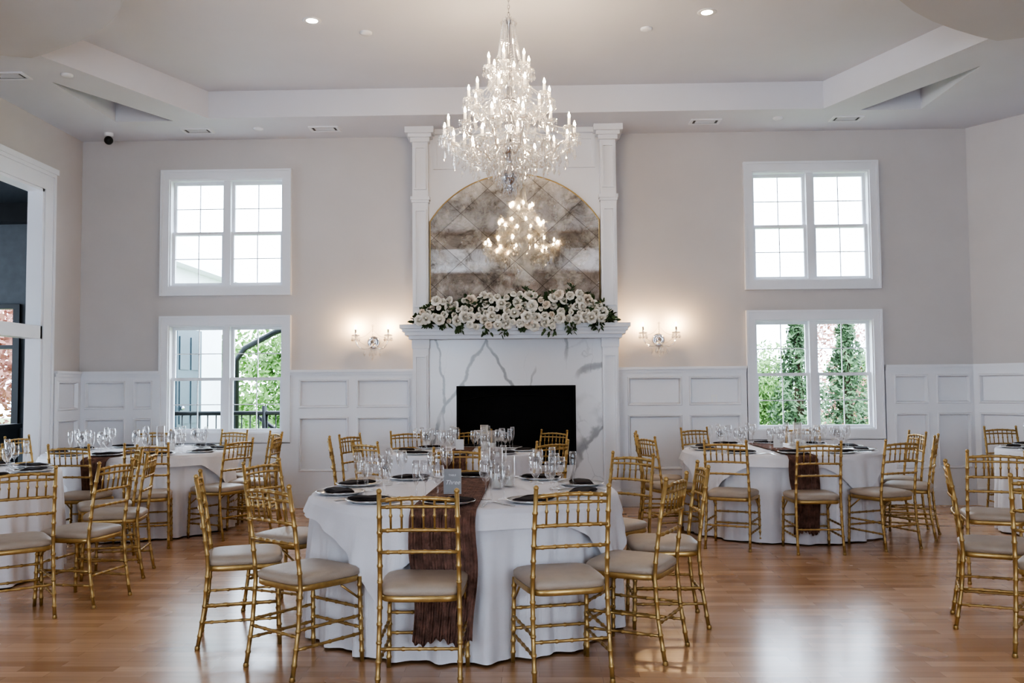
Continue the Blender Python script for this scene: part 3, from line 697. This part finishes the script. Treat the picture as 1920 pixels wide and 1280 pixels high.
for ti,x,y,a in chairs:
    t=math.radians(a);c2=Vector((x+.225*math.cos(t),y+.225*math.sin(t)))
    if ti:
        tx,ty,tr=TBD[ti];dv=c2-Vector((tx,ty));mn=tr+.232
        if dv.length<mn:c2=Vector((tx,ty))+dv.normalized()*mn
    loc=(c2.x,c2.y,0);rz=t-pi/2
    if first:C0.location=loc;C0.rotation_euler=(0,0,rz);first=False
    else:dup(C0,loc,rz)

# ---------------------------------------------------------------- tables
TZ=.765
def cloth_mesh(R,seed,bottom=.012,topper=None,N=300):
    rnd=random.Random(seed);ph=[rnd.uniform(0,2*pi) for _ in range(6)];k0=rnd.choice([19,21,23])
    def fold(a):return .55*math.sin(k0*a+ph[0]+.9*math.sin(3*a+ph[1]))+.35*math.sin((k0//2)*a+ph[2])+.25*math.sin(int(2.2*k0)*a+ph[3])
    b=BB();rows=[(0.0001,0,0),(R*.5,0,0),(R*.9,0,0),(R-.015,0,0),(R-.003,.004,0),(R+.004,.018,0)]
    vs=[];nr=0
    for r,dz,_ in rows:
        for k in range(N):
            a=2*pi*k/N;vs.append((r*math.cos(a),r*math.sin(a),TZ-dz))
        nr+=1
    M=16
    for i in range(1,M+1):
        t=i/M
        for k in range(N):
            a=2*pi*k/N
            if topper:
                u=(a+topper[1])%(pi/2)-pi/4
                H=min(.62,max(.10,topper[0]/math.cos(pi/4-abs(u))-R));zz=TZ-.018-(H-.018)*t;tt=H*t/.75
            else:
                zz=TZ-.018-(TZ-.018-bottom)*t;tt=t
            f=fold(a);am=.036*min(1,tt*1.7)+.012*tt
            r=R+.004+.014*tt+am*f+((.010+.030*t) if topper else 0)
            vs.append((r*math.cos(a),r*math.sin(a),zz))
        nr+=1
    fs=[(i*N+k,i*N+(k+1)%N,(i+1)*N+(k+1)%N,(i+1)*N+k) for i in range(nr-1) for k in range(N)]
    b.add(vs,fs);return b
def table(x,y,R,seed,label,top=None):
    e=empty('banquet_table',(x,y,0),label=label,category='table');e['group']='round banquet tables'
    BB().lathe([(.0001,.735),(R-.04,.735),(R-.035,.755),(.0001,.757)],48).obj('tabletop',M_bark,parent=e)
    s=BB();s.lathe([(.3,0.0),(.3,.03),(.05,.06),(.04,.7),(.2,.735)],20);s.obj('pedestal',M_black,parent=e)
    cloth_mesh(R,seed).obj('tablecloth',M_cloth,parent=e)
    if top:
        c=cloth_mesh(R,seed,topper=top)
        o=c.obj('cloth_topper',M_cloth,parent=e);o.location=(0,0,.002)
    return e
TB=TBD
labs={1:'round table with floor-length white linen and brown gauze runner',2:'round white-clothed table standing before the fireplace',3:'round white-clothed table with brown runner near the window',4:'round white-clothed table beside the corner window',5:'round white-clothed table near the wide opening',6:'round white-clothed table near the panelled wall'}
tops={1:(.97,1.204),3:(.95,.2),4:(.95,.9)}
for n in range(1,7):table(*TBD[n],n,labs[n],tops.get(n))

def runner(x,y,R,w,yf,zend,seed,yb=.75,off=0):
    path=[]
    for i in range(14):path.append((yb-(yb+R+.012)*i/13,TZ+.008))
    path[-1]=(-(R+.022),TZ+.002)
    for i in range(1,30):
        t=i/29;path.append((-(R+.058+.03*t),TZ-.005-(TZ-zend)*t))
    NW=70;vs=[]
    for i,(py,pz) in enumerate(path):
        dr_=max(0,(i-13)/29)
        for j in range(NW+1):
            u=j/NW*2-1
            f=math.sin(u*26+.6*math.sin(i*.16+seed)+2*dr_)*.6+math.sin(u*47-.08*i+1)*.4
            wid=w/2*(.97+.04*math.sin(i*.28+seed))*(1-.16*dr_)*(.8+.2*min(1,i/12))
            X=off+u*wid+.008*math.sin(i*.22+1)
            amp=.022 if i>13 else .005
            Y=py-(abs(f)*amp+.004 if i>13 else 0)+(.5*X*X/R if i>=12 else 0)
            Z=pz+(abs(f)*amp if i<=13 else 0)
            if i>=len(path)-4:Z+=(.015*math.sin(u*5+2)+.008*math.sin(u*23))*(i-len(path)+5)/4
            vs.append((X,Y,Z))
    W=NW+1
    b=BB();b.add(vs,[(i*W+j,i*W+j+1,(i+1)*W+j+1,(i+1)*W+j) for i in range(len(path)-1) for j in range(NW)])
    o=b.obj('table_runner',M_brown,loc=(x,y,0),label='crinkled brown gauze runner draped over the table edge',category='table runner',group='brown gauze runners')
    md=o.modifiers.new('t','SOLIDIFY');md.thickness=.002
    return o
runner(*TB[1],.36,0,.14,1,off=-.03);runner(*TB[3],.26,0,.12,2,off=-.04);runner(*TB[2],.24,0,.2,3,off=-.03)
runner(*TB[4],.24,0,.2,4,off=.0);runner(*TB[5],.26,0,.2,5)

# tableware prototypes
def sw_(o,g,lab,cat):
    o['group']=g;o['label']=lab;o['category']=cat;return o
plateB=BB().lathe([(.0001,.004),(.08,.004),(.105,.008),(.138,.018),(.14,.016),(.105,.003),(.08,0),(.0001,0)],36)
plateB.lathe([(.1375,.0185),(.1425,.0185),(.1425,.0145),(.1375,.0145)],36,mi=1)
P_pl=sw_(plateB.obj('dinner_plate',[M_plate,M_silver]),'dinner plates on the tables','round white dinner plate with silver rim','plate')
def napkin():
    b=BB()
    for L,(sx,sy,z0,th,ox) in enumerate([(.125,.060,0,.008,0),(.117,.054,.008,.007,.004)]):
        vs=[]
        for zz,k in((z0,.97),(z0+th*.3,1),(z0+th*.75,1),(z0+th,.95)):
            for i in range(32):
                a=2*pi*i/32;c,s=math.cos(a),math.sin(a);n=7
                x=abs(c)**(2/n)*(1 if c>0 else -1)*sx*k+ox;y=abs(s)**(2/n)*(1 if s>0 else -1)*sy*k
                vs.append((x,y+.006*math.sin(x*20),zz+.004*math.sin(x*28+L)+.003*math.cos(y*40)+.004))
        fs=[(r*32+i,r*32+(i+1)%32,(r+1)*32+(i+1)%32,(r+1)*32+i) for r in range(3) for i in range(32)]+[tuple(range(96,128)),tuple(reversed(range(32)))]
        b.add(vs,fs)
    return b
P_np=sw_(napkin().obj('folded_napkin',M_nap),'folded napkins on the plates','folded dark brown cloth napkin resting on a plate','napkin')
def gl(prof,name,lab):
    return sw_(BB().lathe(prof,20).obj(name,M_glass),'stemmed glasses on the tables',lab,'glass')
P_wg=gl([(.0001,.002),(.034,.002),(.033,.005),(.006,.010),(.004,.02),(.004,.075),(.012,.085),(.030,.105),(.035,.13),(.034,.16),(.031,.185),(.030,.185),(.033,.16),(.034,.13),(.028,.107),(.001,.09)],'water_goblet','clear stemmed water goblet on the tablecloth')
P_fl=gl([(.0001,.002),(.031,.002),(.030,.005),(.006,.010),(.0038,.02),(.0038,.09),(.010,.10),(.019,.13),(.022,.16),(.022,.20),(.020,.225),(.019,.225),(.021,.2),(.021,.16),(.017,.13),(.001,.105)],'champagne_flute','clear tall champagne flute on the tablecloth')
P_wi=gl([(.0001,.002),(.035,.002),(.034,.005),(.006,.010),(.004,.02),(.004,.095),(.015,.105),(.033,.135),(.036,.16),(.034,.19),(.030,.215),(.029,.215),(.033,.19),(.035,.16),(.031,.137),(.001,.11)],'wine_glass','clear stemmed wine glass on the tablecloth')
b=BB();b.box(-.008,.008,-.09,.02,0,.003);b.box(-.011,.011,.02,.05,0,.003)
for i in range(4):b.box(-.011+i*.0062,-.0078+i*.0062,.05,.095,0,.003)
P_fk=sw_(b.obj('fork',M_silver),'forks beside the plates','polished silver dinner fork','fork')
b=BB();b.box(-.006,.006,-.10,-.01,0,.005);b.add([(-.007,-.01,0),(.009,-.01,0),(.009,.08,0),(-.003,.115,0),(-.007,-.01,.003),(.009,-.01,.003),(.009,.08,.003),(-.003,.115,.003)],[(0,3,2,1),(4,5,6,7),(0,1,5,4),(1,2,6,5),(2,3,7,6),(3,0,4,7)],False)
P_kn=sw_(b.obj('knife',M_silver),'knives beside the plates','polished silver dinner knife','knife')
used=set()
def put(o,loc,rz):
    if o not in used:
        used.add(o);o.location=loc;o.rotation_euler=(0,0,rz);return o
    return dup(o,loc,rz)
def settings(n,angs,cut=True,glass=3):
    x,y,R=TB[n];z=TZ+.003 if n in(1,3,4) else TZ+.001
    for a in angs:
        t=math.radians(a);d=Vector((math.cos(t),math.sin(t)));s=Vector((-d.y,d.x))
        def W(r,l):v=Vector((x,y))+d*r+s*l;return v
        rn=abs(((a+360)%360)-270)<14 and n in(1,2,3,4,5)
        zz=z+(.010 if rn else 0)
        p=W(R-.165,0);put(P_pl,(p.x,p.y,zz),t)
        p=W(R-.16,random.uniform(-.01,.01));put(P_np,(p.x,p.y,zz+.012),t+pi/2+random.uniform(-.35,.35))
        p=W(R-.33,-.08);put(P_wg,(p.x,p.y,z+(.008 if rn else 0)),0)
        if glass>1:p=W(R-.28,-.19);put(P_fl,(p.x,p.y,z),0)
        if glass>2:p=W(R-.39,-.16);put(P_wi,(p.x,p.y,z),0)
        if cut:
            p=W(R-.16,.185);put(P_fk,(p.x,p.y,z+.001),t+pi/2)
            p=W(R-.16,-.185);put(P_kn,(p.x,p.y,z+.001),t+pi/2)
settings(1,[-92,-56,-20,16,52,88,124,160,196,232])
settings(3,[-95,-59,-23,13,49,85,121,157,193,229])
settings(2,[-92,-47,-2,43,88,133,178,223],cut=False)
settings(4,[-90,-54,-18,18,54,90,126,162,198,234],cut=False)
settings(5,[-60,-24,12,48,84],cut=False)
settings(6,[120,156,192,228],cut=False)
# centre pieces
def vase(h):
    e=empty('candle_vase',(0,0,0),label='clear glass cylinder holding a white candle',category='candle holder');e['group']='glass candle cylinders'
    BB().lathe([(.0001,.003),(.04,.003),(.041,.006),(.041,h),(.0385,h),(.0385,.008),(.0001,.008)],24).obj('glass_cylinder',M_glass,parent=e)
    BB().lathe([(.028,.009),(.028,h*.35),(.02,h*.36),(.0001,h*.355)],20).obj('candle',M_wax,parent=e)
    return e
V=[vase(.25),vase(.19),vase(.14)]
for n in(1,3,2,4,5):
    x,y,R=TB[n]
    for i,(dx,dy) in enumerate([(.17,.02),(.24,.13),(.17,.20)]):
        put(V[i],(x+dx+.02,y+dy,TZ+.003),0)
# cards
def card(loc,rz,mt,w=.09,h=.13,lab='small white table card standing between the glasses'):
    e=empty('table_number_card',loc,rz,label=lab,category='card')
    BB().box(-w/2,w/2,-.0015,.0015,.01,h+.01).obj('card',mt,parent=e)
    BB().box(-w*.35,w*.35,-.015,.015,0,.012).obj('stand',M_glass,parent=e)
    return e
cd=card((-.475,5.10,TZ+.012),.05,M_card,.10,.14,'grey table card reading Three in white script')
def text(tx,size,z,sh,par):
    cu=bpy.data.curves.new('t','FONT');cu.body=tx;cu.size=size;cu.align_x='CENTER';cu.shear=sh;cu.extrude=.0004
    o=bpy.data.objects.new('t',cu);COL.objects.link(o);dg=bpy.context.evaluated_depsgraph_get();me=bpy.data.meshes.new_from_object(o.evaluated_get(dg))
    bpy.data.objects.remove(o);me.materials.clear();me.materials.append(M_cardw)
    q=bpy.data.objects.new('lettering',me);COL.objects.link(q);reg(q,par);q.location=(0,-.0022,z);q.rotation_euler=(pi/2,0,0)
text('TABLE',.015,.11,0,cd);text('Three',.034,.064,.35,cd)
card((-3.95,8.95,TZ+.01),.3,M_cardw);card((2.30,8.75,TZ+.012),-.1,M_cardw);card((-.74,8.72,TZ+.012),0,M_cardw,.08,.1)

# ---------------------------------------------------------------- world, camera
w=bpy.data.worlds.new('World');bpy.context.scene.world=w;w.use_nodes=True
bg=w.node_tree.nodes['Background'];bg.inputs['Color'].default_value=(.71,.84,1,1);bg.inputs['Strength'].default_value=9.0
try:bpy.context.scene.view_settings.look='AgX - High Contrast'
except Exception as ex:print(ex)
cd_=bpy.data.cameras.new('camera');cam=bpy.data.objects.new('camera',cd_);COL.objects.link(cam)
cd_.sensor_width=36;cd_.lens=1700/1920*36;cd_.clip_end=200
p=math.atan(86/1700);a=math.atan(45/1700)
cam.matrix_world=Matrix.Translation((0,0,1.38))@Matrix.Rotation(a,4,'Z')@Matrix.Rotation(pi/2+p,4,'X')@Matrix.Rotation(-.008,4,'Z')
bpy.context.scene.camera=cam
